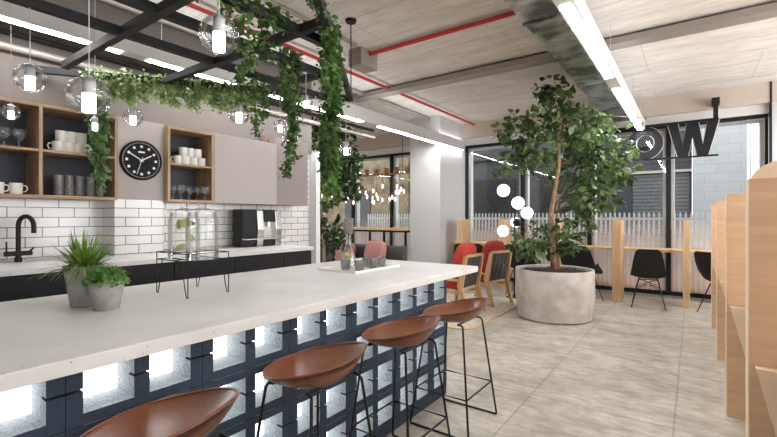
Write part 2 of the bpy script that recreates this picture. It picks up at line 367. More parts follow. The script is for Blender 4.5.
# ------------------------------------------------------------------ outside
pv = struct('ground', box(-16,12,8.9,22,-.12,-.02), M['pave'])
b = thing('street_building', 'dark grey building across the street with a slatted roller shutter', 'building', (-4,14,0))
box(-3.9,3.98,-1.5,0,-.02,4.6).build('wall', M['facade'], b)
for x in (-3.6,-1.6,.4):
    fr = box(x,x+1.3,-1.54,-1.5,.1,2.5).build('window', M['black'], b)
sh = box(2.75,3.93,-1.55,-1.5,-.02,2.44).build('roller_shutter', M['shutter'], b)
box(2.68,3.98,-1.62,-1.5,2.44,2.50).build('lintel', M['tray_metal'], b)
box(-2.2,3.98,-1.64,-1.5,3.1,3.3).build('ledge', M['frame_black'], b)
b2 = thing('block_building', 'pale grey blockwork building with a white column at the right of the windows', 'building', (0,12.3,0))
box(-.01,.98,0,.4,-.02,7).build('wall', M['blockwall'], b2)
MB().lathe([(.28,-.02),(.28,7)],(1.3,.1,0),28).build('column', M['white'], b2, smooth='auto')
box(1.58,8,.1,.5,-.02,7).build('wall', M['white'], b2)
b3 = thing('olive_building', 'olive brown rendered building seen behind the filament bulbs', 'building', (-14,13.4,0))
box(-3,6.05,-1.2,1.5,-.02,4.6).build('wall', M['olive'], b3); box(3.2,4.4,-1.24,-1.2,.0,2.3).build('door', M['frame_black'], b3)
fe = thing('palisade_fence', 'pale palisade fence standing outside behind the far windows', 'fence', (-8.6,10.8,-.02))
p0 = MB().prism([(0,0),(.036,0),(.036,1.44),(.018,1.48),(0,1.44)],'y',-.012,.012).build('paling', M['pale_metal'], fe)
for k in range(1,100):
    c = p0.copy(); COL.objects.link(c); c.parent = fe; c.location = (k*.094,0,0)
box(0,9.4,.013,.045,1.3,1.36).build('rail', M['pale_metal'], fe); box(0,9.4,.013,.045,.25,.31).build('rail', M['pale_metal'], fe)
# ------------------------------------------------------------------ bar counter (island)
IS = thing('bar_counter', 'long bar counter of slate blue breeze blocks with a pale speckled worktop', 'bar counter', (-1.53,0,0))
MB().box(-1.24,.04,-1.2,3.38,.883,.931).build('worktop', M['quartz'], IS, bevel=.003)
ys = [.001,.045,.192,.242,.389,.436]
def block(y0, zb, short, half=False):
    yy = ys if not half else [.001,.045,.192,.236]
    z = [0,.035,.104,.113,.18,.213] if not short else [0,.035,.104,.113,.176]
    hole = (1,3)
    def solid(i,j,k):
        if j in hole and 1 <= k <= (3 if not short else 9): return False
        if k == 2 and i == 1 and j not in hole: return False
        return True
    def mi(d,i,j,k):
        if d[0] == 1 and i == 1: return 0
        if j % 2 == 0 and d[1] != 0 and not ((j==0 and d[1]==-1) or (j==len(yy)-2 and d[1]==1)): return 1
        if d[2] != 0 and j in hole: return 1
        return 0
    MB().voxel([-.135,-.035,0], yy, z, solid, mi).build('breeze_block', [M['blk'],M['blk_backlit']], IS, loc=(0,y0,zb))
for r, zb in enumerate((.707,.492,.277,.062)):
    for c in range(-3,5): block(.465+.437*c, zb, r==0)
    block(.465+.437*5, zb, r==0, True)
MB().box(-.13,-.003,-.84,2.885,0,.061).build('plinth', M['blk'], IS)
MB().box(-.165,-.15,-.84,2.86,.065,.875).build('light_panel', M['backlight'], IS)
MB().box(-1.15,-.17,-.84,2.885,0,.882).build('body', M['blk'], IS)
# ------------------------------------------------------------------ bar stools
def make_stool(loc, label):
    t = thing('bar_stool', label, 'bar stool', loc, 0, 'tan leather bar stools along the bar counter')
    nr, ns = 12, 40
    def rim(th):
        c = math.cos(th); b = max(0,c); s_ = abs(math.sin(th))
        return (.018 + .098*((1+c)/2)**1.35)
    def pt(r, th, off):
        c, s_ = math.cos(th), math.sin(th); e = 2.6
        k = (abs(c)**e + abs(s_)**e)**(-1/e)
        x = .205*r*k*c; y = .212*r*k*s_*(1-.10*max(0,c)**1.5-.20*max(0,-c)**1.5)
        return (x+.012*max(0,c)*r**4, y, .694 + rim(th)*r**3.7 - off*(1 - .75*r**3))
    mb = MB(); vs = []; fs = []
    for off in (0, .030):
        base = len(vs)
        for i in range(1,nr+1):
            for k in range(ns): vs.append(pt(i/nr, 2*PI*k/ns, off))
        vs.append(pt(0,0,off)); ctr = len(vs)-1
        for i in range(nr-1):
            for k in range(ns):
                q = (base+i*ns+k, base+i*ns+(k+1)%ns, base+(i+1)*ns+(k+1)%ns, base+(i+1)*ns+k); fs.append(q if off else q[::-1])
        for k in range(ns):
            q = (ctr, base+(k+1)%ns, base+k); fs.append(q if off else q[::-1])
    b2 = nr*ns+1
    for k in range(ns):
        a = (nr-1)*ns+k; b_ = (nr-1)*ns+(k+1)%ns; fs.append((a,b_,b2+b_,b2+a))
    mb.add(vs, fs); seat = mb.build('seat', M['leather'], t, smooth=True); seat.rotation_euler = (0,0,.40)
    MB().tube([Vector(pt(.985, 2*PI*k/60, 0))+Vector((0,0,.001)) for k in range(60)], .0048, 8, True).build('piping', M['leather_edge'], seat, smooth=True)
    fx, fy, tx, ty = .205, .222, .125, .14
    for sx in (-1,1):
        for sy in (-1,1):
            MB().tube([(sx*(tx-.03),sy*ty,.672),(sx*tx,sy*ty,.668),(sx*(tx+.008),sy*(ty+.008),.652),(sx*fx,sy*fy,.012)], .0065, 8).build('leg', M['black'], t, smooth=True)
    for sy in (-1,1):
        MB().tube([(-fx,sy*fy,.0075),(fx,sy*fy,.0075)], .0065, 8).build('floor_runner', M['black'], t, smooth=True)
    zz = .235; k = (.652-zz)/(.652-.012); rx, ry = tx+.008+(fx-tx-.008)*k, ty+.008+(fy-ty-.008)*k
    MB().tube([(-rx,-ry,zz),(rx,-ry,zz),(rx,ry,zz),(-rx,ry,zz)], .006, 8, True).build('footrest', M['black'], t)
    MB().tube([(-tx+.03,-ty,.672),(-tx+.03,ty,.672)], .006, 8).build('seat_support', M['black'], t); MB().tube([(tx-.03,-ty,.672),(tx-.03,ty,.672)], .006, 8).build('seat_support', M['black'], t)
    return t
SX = -1.293
st = make_stool((SX,.625,0), 'tan leather bar stool nearest the camera, only its seat in view')
for y, l in ((1.265,'tan leather bar stool second from the camera, in front of the lit blocks'),
             (1.905,'tan leather bar stool third from the camera, between two other stools'),
             (2.55,'tan leather bar stool farthest from the camera, at the end of the bar')): dup(st, (SX,y,0), label=l)
# ------------------------------------------------------------------ kitchen run
by = [-.5,.1,.7,1.3,1.9,2.5,3.116,3.53]
names = ['far left base unit with black door, beyond the photo edge', 'black base cabinet under the faucet', 'black base cabinet behind the potted plants',
         'black base cabinet right of the potted plants', 'black base cabinet behind the drink dispensers', 'black base cabinet left of the coffee machine front', 'narrow black base cabinet at the end of the kitchen run']
for i in range(1,7):
    u = thing('base_cabinet', names[i], 'cabinet', (-4.0,by[i],0), 0, 'black base cabinets')
    w = by[i+1]-by[i]
    box(-.485,.315,.001,w-.001,.08,.958).build('body', M['cab_black'], u); box(-.42,.28,.001,w-.001,0,.08).build('plinth', M['cab_black'], u)
    box(.317,.337,.003,w-.003,.09,.95).build('door', M['cab_black'], u, bevel=.001)
kt = MB().box(KX+.003,-3.64,-.5,3.55,.962,1.0).build('kitchen_worktop', M['quartz'], bevel=.002); tag(kt, 'pale worktop running along the tiled kitchen wall', 'worktop')
def shelf_unit(label, y0, y1, mids, xw=-4.485):
    t = thing('wall_shelf', label, 'shelf', (xw,y0,1.5), 0)
    w = y1-y0; d = .335; h = .74; e = .024
    box(0,d,0,w,0,e).build('bottom_board', M['oak'], t, bevel=.001); box(0,d,0,w,h-e,h).build('top_board', M['oak'], t, bevel=.001)
    edges = [0]+mids+[w-e]
    for i, y in enumerate(edges): box(0,d,y,y+e,e,h-e).build('upright', M['oak_v'], t, bevel=.001)
    for i in range(len(edges)-1): box(.015,d-.004,edges[i]+e,edges[i+1],.365,.365+e*.8).build('shelf_board', M['oak'], t)
    box(0,.012,e,w-e,e,h-e).build('back_panel', M['navy'], t)
    return t
Y0 = .40
shelf_unit('long oak wall shelf with dark back above the faucet', Y0, 1.648, [1.10-Y0-.012])
shelf_unit('small oak wall shelf between the clock and the taupe cupboard', 2.088, 2.577, [])
SB, SM = 1.524, 1.8845             # standing heights on the bottom boards and the mid shelves
cu = thing('wall_cupboard', 'pale taupe wall cupboard above the coffee machine', 'cupboard', (-4.485,2.58,1.5))
box(0,.315,0,.835,0,.75).build('body', M['taupe'], cu); box(.316,.335,.002,.833,.002,.748).build('door', M['taupe'], cu, bevel=.001)
cu = thing('wall_cupboard', 'darker taupe wall cupboard at the end of the kitchen wall', 'cupboard', (-4.485,3.42,1.5))
box(0,.28,0,.545,0,.84).build('body', M['taupe_dark'], cu); box(.281,.30,.002,.543,.002,.838).build('door', M['taupe_dark'], cu, bevel=.001)
# clock
ck = thing('wall_clock', 'round black wall clock with white markers on the taupe column', 'clock', (-4.225,1.872,1.882))
MB().lathe([(.186,0),(.186,.02),(.178,.026),(.176,.016),(0.0,.016)],(0,0,0),48,'x').build('case', M['clock_face'], ck, smooth='auto')
mk = MB()
def radial(mb, a, r0, r1, w, x=.0185):
    ca, sa = math.sin(a), math.cos(a); p = lambda r, o: (r*ca + o*sa, r*sa - o*ca)
    return mb.prism([p(r0,-w),p(r1,-w),p(r1,w),p(r0,w)],'x',.0165,x)
for i in range(60): radial(mk, 2*PI*i/60, .158, .168, .0018)
mk.build('minute_track', M['mark'], ck)
for i in range(12): radial(MB(), 2*PI*i/12, .118, .140, .011).build('numeral', M['mark'], ck)
radial(MB(), 2*PI*50/60, -.02, .13, .004, .021).build('hand', M['mark'], ck); radial(MB(), 2*PI*10/60, -.02, .10, .005, .0225).build('hand', M['mark'], ck)
radial(MB(), 2*PI*33/60, -.03, .14, .0015, .024).build('hand', M['mark'], ck)
MB().box(.0165,.018,-.028,.028,.07,.085).build('dial_lettering', M['mark'], ck)
# faucet
fa = thing('faucet', 'matt black bridge faucet with arched spout on the kitchen worktop', 'faucet', (-4.27,.99,1.0))
MB().lathe([(.024,0),(.024,.035),(.018,.04),(.018,.075)],(0,0,0),20).build('base', M['black'], fa, smooth='auto')
MB().tube([(0,-.085,.065),(0,.085,.065)],.019,14).build('bridge', M['black'], fa, smooth='auto')
MB().tube([(0,0,.07),(0,0,.27)]+[(.07-.07*math.cos(a),.03*(1-math.cos(a)),.28+.075*math.sin(a)) for a in [PI*i/12 for i in range(13)]]+[(.142,.06,.225)],.0165,14).build('spout', M['black'], fa, smooth='auto')
MB().tube([(0,-.07,.08),(0,-.07,.16)],.006,10).build('lever', M['black'], fa); MB().tube([(0,.07,.08),(.03,.09,.11)],.006,10).build('lever', M['black'], fa)
# coffee machine
cm = thing('coffee_machine', 'black and steel coffee machine on the kitchen worktop', 'coffee machine', (-4.27,2.95,1.0))
def cpanel(y0, y1, x0, x1): # tall body with bowed front
    return lambda: None
MB().box(-.10,.06,.0,.21,.0,.44).build('body', M['plastic_panel'], cm, bevel=.01)
MB().box(.061,.08,.01,.20,.10,.43).build('front_panel', M['plastic_panel'], cm, bevel=.004)
prof = [(.03,0),(.07,.0),(.095,.2),(.07,.43),(-.02,.43),(-.02,0)]
for y0, y1 in ((.212,.30),(.48,.57)): MB().prism(prof,'y',y0,y1).build('steel_post', M['steel'], cm, bevel=.006)
MB().box(-.10,.03,.23,.56,.0,.44).build('housing', M['steel'], cm, bevel=.01)
MB().box(.031,.075,.31,.47,.29,.44).build('control_head', M['plastic'], cm, bevel=.006)
MB().tube([(.06,.39,.29),(.06,.39,.24)],.022,16).build('spout', M['chrome'], cm, smooth='auto')
MB().box(-.09,.15,.01,.58,.085,.10).build('drip_tray', M['steel'], cm, bevel=.003)
MB().box(.031,.06,.31,.47,.0,.085).build('drip_box', M['plastic'], cm)
so = thing('wall_socket', 'steel double wall socket on the white tiles beside the dispensers', 'socket', (KX,2.42,1.235))
MB().box(.001,.008,0,.15,0,.09).build('plate', M['steel'], so, bevel=.002)
for y in (.018,.083): MB().box(.008,.011,y,y+.05,.02,.07).build('outlet', M['plastic'], so)
# ------------------------------------------------------------------ crockery
def mugmesh():
    m = MB().lathe([(.0,.001),(.034,.0),(.040,.01),(.042,.09),(.038,.09),(.036,.014),(0,.012)],(0,0,0),22)
    m.tube([(0,-.040,.072),(0,-.062,.072),(0,-.070,.05),(0,-.06,.027),(0,-.038,.022)],.0055,8); return m
def balloon():
    return MB().lathe([(0,0),(.035,.001),(.034,.004),(.006,.008),(.005,.05),(.02,.06),(.042,.09),(.045,.115),(.036,.15),(.034,.15),(.043,.115),(.040,.092),(.018,.065),(0,.06)],(0,0,0),22)
mug0 = mugmesh().build('mug', M['ceramic'], smooth='auto'); gob0 = balloon().build('wine_glass', M['glass'], smooth='auto')
used = {}
def place(o, loc, label, cat, group, rz=0, m=None):
    if used.get(o.name): c = o.copy(); COL.objects.link(c)
    else: c = o; used[o.name] = 1
    c.location = loc; c.rotation_euler = (0,0,rz); tag(c, label, cat, group); return c
GX = -4.27
for shelf, pxs_b, pxs_t, g in (('long shelf', (58,68,78,88), (61,71,81), 'white mugs stacked on the long shelf'),
                               ('small shelf', (177.5,185.5,193.5,201.5), (183,190,197.5), 'white mugs stacked on the small shelf')):
    for i, px in enumerate(pxs_b): place(mug0, (GX,yat(px,GX),SM), 'white mug, %s in bottom row of the stack on the %s' % (ORD[i],shelf), 'mug', g, -PI/2+.3 if i else .0)
    for i, px in enumerate(pxs_t): place(mug0, (GX,yat(px,GX),SM+.0905), 'white mug, %s in top row of the stack on the %s' % (ORD[i],shelf), 'mug', g, -PI/2)
for px, l in ((-3,'white mug cut by the left photo edge on the bottom shelf'),(16,'white mug on the bottom shelf above the faucet')):
    place(mug0, (GX,yat(px,GX),SB), l, 'mug', 'white mugs above the faucet', PI)
for i, px in enumerate((4,19)):
    place(gob0, (GX,yat(px,GX),SM), ('left' if i==0 else 'right')+' wine glass of the pair on the upper left shelf', 'glass', 'wine glasses on the long shelf')
for i, px in enumerate((173,181,189,197,205)):
    x = GX+(.07 if i in (1,4) else -.05)
    place(gob0, (x,yat(px,x),SB), 'wine glass, %s in the row on the small shelf by the clock' % ORD[i], 'glass', 'wine glasses on the small shelf')
tum0 = MB().lathe([(0,.0),(.033,.0),(.036,.01),(.037,.175),(.034,.175),(.032,.012),(0,.01)],(0,0,0),22).build('tall_tumbler', M['smoke'], smooth='auto')
for i, px in enumerate((58.5,68.7,79.2,89.5,99.5)):
    place(tum0, (GX,yat(px,GX),SB), 'tall smoky tumbler, %s in the row on the long oak shelf' % ORD[i], 'glass', 'tall smoky tumblers on the long shelf')
# ------------------------------------------------------------------ things on the bar
TZ = .9315
def pot(h, r0, r1): return MB().lathe([(0,0),(r0,.0),(r1,h),(r1-.007,h),(r1-.01,h-.02),(0,h-.022)],(0,0,0),36)
pl = thing('potted_grass', 'spiky green grass plant in a tall tapered grey cement pot', 'plant', (-2.35,.786,TZ))
pot(.19,.053,.082).build('pot', M['pot'], pl, smooth='auto')
MB().lathe([(0,.172),(.071,.170)],(0,0,0),20).build('soil', M['soil'], pl)
lf = MB()
for i in range(240):
    a = random.uniform(0,2*PI); el = random.uniform(.25,1.45); L = random.uniform(.15,.235); r0 = random.uniform(0,.045)
    p = Vector((r0*math.cos(a), r0*math.sin(a), .17)); d = Vector((math.cos(a)*math.cos(el), math.sin(a)*math.cos(el), math.sin(el))); sd = d.cross(Vector((0,0,1))).normalized()
    vs = []; n = 5; W = random.uniform(.006,.010)
    for j in range(n+1):
        t = j/n; q = p + d*L*t + Vector((0,0,-.11*t*t*math.cos(el)))
        w = W*(1-t**1.6)*(.5+t if t<.5 else 1); vs += [q-sd*w/1, q+sd*w/1]
    lf.add(vs, [(2*j,2*j+1,2*j+3,2*j+2) for j in range(n)])
lf.build('leaves', M['leaf_grass'], pl)
pl = thing('potted_herb', 'low bushy green plant in a short grey cement pot', 'plant', (-2.165,.812,TZ))
pot(.128,.050,.075).build('pot', M['pot'], pl, smooth='auto')
MB().lathe([(0,.11),(.063,.108)],(0,0,0),20).build('soil', M['soil'], pl)
lf = MB()
for i in range(900):
    d = Vector((random.gauss(0,1),random.gauss(0,1),abs(random.gauss(0,.9)))).normalized(); r = random.uniform(.45,1)
    p = Vector((d.x*.085*r, d.y*.085*r, .115+d.z*.075*r))
    lf.leaf(p, (d+Vector((random.gauss(0,.6),random.gauss(0,.6),random.gauss(0,.5)))), d, random.uniform(.014,.022), random.uniform(.010,.015))
lf.build('leaves', M['leaf_bush'], pl)
# dispensers on a wire stand
ws = thing('wire_stand', 'black wire stand with hairpin legs carrying two glass drink dispensers', 'stand', (-2.232,1.258,TZ))
R = .088; c1, c2 = -.086, .098
for z in (.188,.228): MB().tube([(-.160,-.115,z),(.160,-.115,z),(.160,.115,z),(-.160,.115,z)],.003,6,True).build('top_ring', M['black'], ws)
for z in (.188,.228): MB().tube([(.004,-.115,z),(.004,.115,z)],.003,6).build('cross_wire', M['black'], ws)
for y in (-.05,.05): MB().tube([(-.160,y,.188),(.160,y,.188)],.003,6).build('cross_wire', M['black'], ws)
for sx in (-1,1):
    for sy in (-1,1):
        x, y = sx*.160, sy*.115
        MB().tube([(x,y,.228),(x,y,.188),(x,y,.006),(x-sx*.012,y,.004),(x-sx*.03,y,.05),(x-sx*.05,y,.15),(x-sx*.062,y,.188)],.003,6).build('leg', M['black'], ws)
JZ = TZ+.1912
def jar(name, label, x):
    t = thing(name, label, 'dispenser', (x,1.258,JZ+.002), -1.05, 'glass drink dispensers on the wire stand')
    MB().lathe([(0,0),(.078,0),(.082,.008),(.082,.21),(.074,.235),(.074,.25),(.070,.25),(.070,.233),(.078,.208),(.078,.012),(0,.010)],(0,0,0),32).build('jar', M['jar_glass'], t, smooth='auto')
    MB().lathe([(0,.252),(.083,.252),(.083,.262),(.03,.272),(.014,.278),(.022,.295),(.014,.308),(0,.31)],(0,0,0),32).build('lid', M['jar_glass'], t, smooth='auto')
    tp = MB().tube([(.082,0,.03),(.12,0,.03),(.125,0,.005)],.009,10).build('tap', M['chrome'], t, smooth='auto'); MB().tube([(.105,0,.03),(.105,0,.07)],.006,8).build('tap_lever', M['chrome'], tp)
    return t
j1 = jar('drink_dispenser','left glass drink dispenser with floating citrus slices', -2.235+c1)
j2 = jar('drink_dispenser','right glass drink dispenser with a chrome tap', -2.235+c2)
for i, (x,y,z,a) in enumerate(((.0,-.03,.185,.2),(.03,.03,.19,1.1),(-.03,.02,.11,.7),(.02,-.01,.06,2))):
    sl = MB().lathe([(0,-.003),(.028,-.003),(.030,0),(.028,.003),(0,.003)],(0,0,0),24,'x').build('citrus_slice', M['lime'] if i%2==0 else M['lemon'], j1, smooth='auto'); sl.location = (x,y,z); sl.rotation_euler = (0,.3*i,a-.8)
# tray, carafe, tumblers
tr = MB().voxel([-.195,-.187,.187,.195],[-.29,-.282,.282,.29],[0,.006,.018], lambda i,j,k: k==0 or i!=1 or j!=1).build('serving_tray', M['ceramic'], bevel=.002)
tr.location = (-2.205,2.67,TZ); tag(tr, 'white rectangular serving tray with glasses on the bar', 'tray')
ca = thing('carafe', 'glass water carafe with lime slices and an upturned tumbler on its neck', 'carafe', (-2.29,2.62,TZ+.0065))
MB().lathe([(0,0),(.058,0),(.064,.02),(.058,.08),(.032,.17),(.022,.23),(.026,.28),(.022,.28),(.018,.23),(.028,.17),(.054,.08),(.060,.02),(0,.006)],(0,0,0),32).build('bottle', M['jar_glass'], ca, smooth='auto')
MB().lathe([(.036,.272),(.040,.278),(.044,.40),(0,.402),(0,.39),(.040,.388),(.034,.278)],(0,0,0),28).build('stopper_glass', M['smoke'], ca, smooth='auto')
for i,(x,y,z) in enumerate(((0.02,0,.05),(-.02,.02,.08),(.0,-.02,.11))):
    sl = MB().lathe([(0,-.002),(.022,-.002),(.022,.002),(0,.002)],(0,0,0),20,'x').build('lime_slice', M['lime'], ca); sl.location = (x,y,z); sl.rotation_euler = (0,.5*i,.4+i)
tb0 = MB().lathe([(0,0),(.030,0),(.033,.004),(.040,.078),(.037,.078),(.030,.01),(0,.009)],(0,0,0),12).build('tumbler', M['tumbler'])
for i, (px,py) in enumerate(((345.5,272),(359.5,272.5),(367,268.5),(373,270.5),(381.5,268.5))):
    D = (CAMZ-TZ)*F/(py-1-CY); p = at(px,py,D)
    place(tb0, (p.x,p.y,TZ+.0065), 'grey faceted tumbler on the white tray, '+ORD[i], 'glass', 'grey tumblers on the serving tray')
# ------------------------------------------------------------------ ceiling services
du = thing('ceiling_duct', 'shiny galvanised square duct running along the ceiling', 'duct', (-1.0,0,0))
MB().box(-.17,.17,-1.5,8.3,3.0,3.34).build('duct', M['galv'], du)
for k in range(9): MB().box(-.185,.185,-.6+k*1.05,-.57+k*1.05,2.985,3.355).build('flange', M['galv'], du)
def trunk(label, x0, x1, z0, z1, segs, y0, y1, hx):
    t = thing('linear_light', label, 'light', ((x0+x1)/2,0,0)); w = (x1-x0)/2
    MB().box(-w,w,y0,y1,z0+.002,z1).build('housing', M['lamp_white'], t, bevel=.003)
    for a, b_ in segs: MB().box(-w*.62,w*.62,a,b_,z0-.002,z0+.0025).build('led_strip', M['strip'], t)
    MB().box(-w*.5,w*.5,y0+.05,y1-.05,z1+.0005,z1+.004).build('fill_uplight_strip', M['fill_uplight_soft' if x0 > -2 else 'fill_uplight'], t)  # glowing top strip added to brighten the ceiling
    for y in hx: MB().tube([(0,y,z1),(0,y,CEIL)],.003,6).build('hanger', M['cord'], t)
trunk('white suspended linear light over the walkway at right', -.768, -.65, 2.80, 2.95, ((.8,2.9),(3.05,4.93),(5.38,8.16)), .3, 8.22, (1,3,5,7,8.1))
trunk('white suspended linear light along the kitchen wall', -4.155, -4.03, 2.80, 3.0, ((.2,1.404),(1.477,1.648),(1.876,3.6),(3.7,4.99),(5.41,8.4)), -.5, 8.45, (0,2,4,6,8))
trunk('unseen linear fill light added over the right hand booths', 2.2, 2.32, 2.80, 2.95, ((2.5,3.5),(5.5,8.1)), -2, 8.22, (-1,2,5,8))  # extra lamp added out of view for more light from above
trunk('unseen linear fill light added in the back lounge, behind the kitchen wall', -7.6, -7.48, 2.80, 2.95, ((1,6.5),), .8, 6.7, (1,6))  # added out of view to brighten the back lounge
trunk('unseen linear fill light added over the far side of the back lounge', -9.0, -8.88, 2.80, 2.95, ((1,6.5),), .8, 6.7, (1,6))  # second unseen lamp, added for more light in the lounge
ct = MB().voxel([-4.6,4.2],[5.3,5.33,5.47,5.5],[3.28,3.29,3.35], lambda i,j,k: k==0 or j!=1).build('cable_tray', M['tray_metal']); tag(ct, 'grey cable tray crossing the ceiling beside the tree', 'cable tray')
for y in (0,):
    pass
rp = MB().tube([(-3.81,-1,3.33),(-3.81,8.44,3.33)],.022,10).build('sprinkler_pipe', M['red'], smooth='auto'); tag(rp, 'long red pipe running along the ceiling towards the windows', 'pipe', 'red ceiling pipes')
rp = MB().tube([(-3.2,4.05,3.335),(-1.19,4.05,3.335)],.024,10).build('sprinkler_pipe', M['red'], smooth='auto'); tag(rp, 'short red pipe crossing the ceiling between vent box and duct', 'pipe', 'red ceiling pipes')
vb = thing('vent_box', 'grey box with a slatted face on the ceiling at the end of a red pipe', 'vent', (-3.3,4.05,3.18))
MB().box(-.1,.1,-.16,.16,0,.2).build('box', M['tray_metal'], vb)
for k in range(6): MB().box(-.09,.09,-.172,-.161,.02+k*.028,.034+k*.028).build('slat', M['tray_metal'], vb)
for i, (x, z, r, mm, l) in enumerate(((-4.35,3.2,.035,'tray_metal','grey conduit high above the kitchen wall'),(-3.2,3.32,.02,'tray_metal','thin grey conduit over the bar counter'),(-4.41,2.70,.032,'tray_metal','grey round conduit low on the bulkhead above the oak shelves'),(-4.42,2.82,.022,'frame_black','thin dark conduit on the bulkhead above the grey round conduit'))):
    o = MB().tube([(x,-1,CEIL-r if i<2 else z),(x,(8.4,3.8,5.7,5.7)[i],CEIL-r if i<2 else z)],r,10).build('conduit', M[mm], smooth='auto'); tag(o, l, 'conduit')
# ------------------------------------------------------------------ hanging frame
ZF = 2.566
AP = Vector((-2.86,3.31,ZF)); dl = Vector((-.576,-.817,0)); dr = Vector((.581,-.813,0))
hf = thing('hanging_trellis', 'black steel lattice frame hung over the bar counter', 'frame', (0,0,0))
MB().bar(AP, AP+dl*2.70, .05,.055).build('edge_beam', M['frame_black'], hf); MB().bar(AP, AP+dr*3.2, .05,.055).build('edge_beam', M['frame_black'], hf)
def ymax(x):
    return AP.y - ((AP.x-x)*.817/.576 if x < AP.x else (x-AP.x)*.813/.581)
for x in (-3.05,-2.56,-2.09,-1.60): MB().bar((x,-.6,ZF),(x,ymax(x),ZF),.05,.055).build('long_beam', M['frame_black'], hf)
for y in (.58,1.24,1.905,2.59):
    t = (AP.y-y); MB().bar((max(-4.1,AP.x-t*.576/.817),y,ZF+.001),(min(AP.x+t*.581/.813,-1.0),y,ZF+.001),.05,.055).build('cross_beam', M['frame_black'], hf)
def chain(label, x, y):
    t = thing('chain', label, 'chain', (x,y,0), 0, 'chains holding the hanging frame')
    MB().lathe([(0,CEIL-.03),(.05,CEIL-.03),(.06,CEIL-.001),(0,CEIL-.001)],(0,0,0),20).build('ceiling_rose', M['black'], t, smooth='auto')
    n = int((CEIL-.03-ZF-.03)/.033); lk = MB()
    for k in range(n):
        z = CEIL-.03-.033*k-.016; a = k%2
        lk.tube([((.009*math.cos(q) if a else 0),(0 if a else .009*math.cos(q)),z+.021*math.sin(q)) for q in [2*PI*i/10 for i in range(10)]],.003,5,True)
    lk.build('links', M['black'], t)
chain('black chain hanging from a ceiling rose to the frame corner', AP.x, AP.y)
chain('black chain holding the right side of the frame, above the photo', -1.0, .72)
chain('black chain holding the left side of the frame, above the photo', -3.05, .2)
# ------------------------------------------------------------------ glass sphere pendants
def pendant(label, p, dia, ztop):
    t = thing('pendant_light', label, 'pendant light', p, 0, 'clear glass sphere pendants'); r = dia/2
    g = MB().ball((0,0,0), r, 28, 16); g.build('sphere', M['sphere_glass'], t, smooth=True)
    MB().ball((0,0,0), r*.93, 24, 14).build('inner_shell', M['sphere_glass'], t, smooth=True)
    MB().lathe([(0,-r*.86),(r*.30,-r*.84),(r*.30,r*.1),(0,r*.1)],(0,0,0),20).build('frosted_core', M['lamp_core'], t, smooth='auto')
    MB().lathe([(0,r*.1),(r*.31,r*.1),(r*.31,r*.84),(r*.1,r*1.02),(0,r*1.02)],(0,0,0),20).build('fitting', M['cord'], t, smooth='auto')
    MB().tube([(0,0,r),(0,0,ztop-p[2])],.0022,6).build('cable', M['cord'], t)
def onbeam(px, py, X): y = yat(px,X); D = Vector((X,y,0)).dot(FW); return at(px,py,D)
def onB0(px, py):
    u = (px-CX)/F; r = FW+RT*u; k = r.x/r.y; y = -5.19/(k-.705); return at(px,py,(Vector((k*y,y,0))).dot(FW))
zb = ZF-.026
pendant('clear sphere pendant at the upper left, over the oak shelf', tuple(onbeam(30,78,-3.05)), .155, zb)
pendant('largest clear sphere pendant at left, low in front of the shelf mugs', tuple(onbeam(89,96,-2.09)), .165, zb)
pendant('large clear sphere pendant high against the red ceiling pipe', tuple(onbeam(219,35,-1.60)), .16, zb)
pendant('small sphere pendant at the far left photo edge before the wine glasses', tuple(onbeam(11,112,-3.9)), .115, CEIL)
pendant('small sphere pendant in front of the trailing shelf plant', tuple(onbeam(95,124,-4.02)), .13, CEIL)
pendant('sphere pendant above the wall clock', tuple(onB0(133,117)), .16, zb)
pendant('sphere pendant hanging before the taupe cupboard', tuple(onbeam(239,114,-3.05)), .17, zb)
pendant('left upper one of two close sphere pendants', tuple(onB0(280,126)), .13, zb)
pendant('right lower one of two close sphere pendants', tuple(onB0(286,136)+Vector((.0,.05,0))), .15, zb)
pendant('small sphere pendant tucked right under the frame', tuple(onbeam(306,102,-2.56)), .11, zb)
pendant('sphere pendant half hidden behind the thick ivy column', tuple(at(346,149,4.34)), .145, zb)
# ------------------------------------------------------------------ ivy
def vine(name, label, paths, n, rad, L, m, cat='ivy', group='ivy trailing from the hanging frame', droop=.5, pot_=None):
    t = thing(name, label, cat, tuple(paths[0][0]), 0, group); o = Vector(paths[0][0])
    lf = MB(); stm = MB(); tot = sum((Vector(p[i+1])-Vector(p[i])).length for p in paths for i in range(len(p)-1))
    for p in paths:
        p = [Vector(q) for q in p]
        ln = sum((p[i+1]-p[i]).length for i in range(len(p)-1)); k = max(8, int(n*ln/tot))
        stm.tube([q-o for q in p], .004, 5)
        for j in range(k):
            s = random.random()*ln
            for i in range(len(p)-1):
                d = (p[i+1]-p[i]).length
                if s <= d or i == len(p)-2: q = p[i]+(p[i+1]-p[i])*(s/d); f = (s+sum((p[a+1]-p[a]).length for a in range(i)))/ln; break
                s -= d
            r = rad*(1-.45*f); off = Vector((random.gauss(0,r*.55),random.gauss(0,r*.55),random.gauss(0,r*.45)))
            out = Vector((random.gauss(0,1),random.gauss(0,1),random.gauss(-droop,.7)))
            l = L*random.uniform(.65,1.2)
            lf.leaf(q+off-o, out, Vector((random.gauss(0,1),random.gauss(0,1),1)), l, l*random.uniform(.6,.85))
    stm.build('stem', M['stem'], t); lf.build('leaves', m, t); return t
def b0(s): return AP+dl*s
def hang(p, L, wob=.02, n=6): return [Vector(p)+Vector((random.gauss(0,wob) if i else 0, random.gauss(0,wob) if i else 0, -L*i/n)) for i in range(n+1)]
ps = []
for k in range(34):
    s = .95+1.35*k/33; q = b0(s); ps.append(hang(q+Vector((0,0,.02)), random.uniform(.12,.26), .02, 3))
ps.append([b0(.05), b0(2.3)])
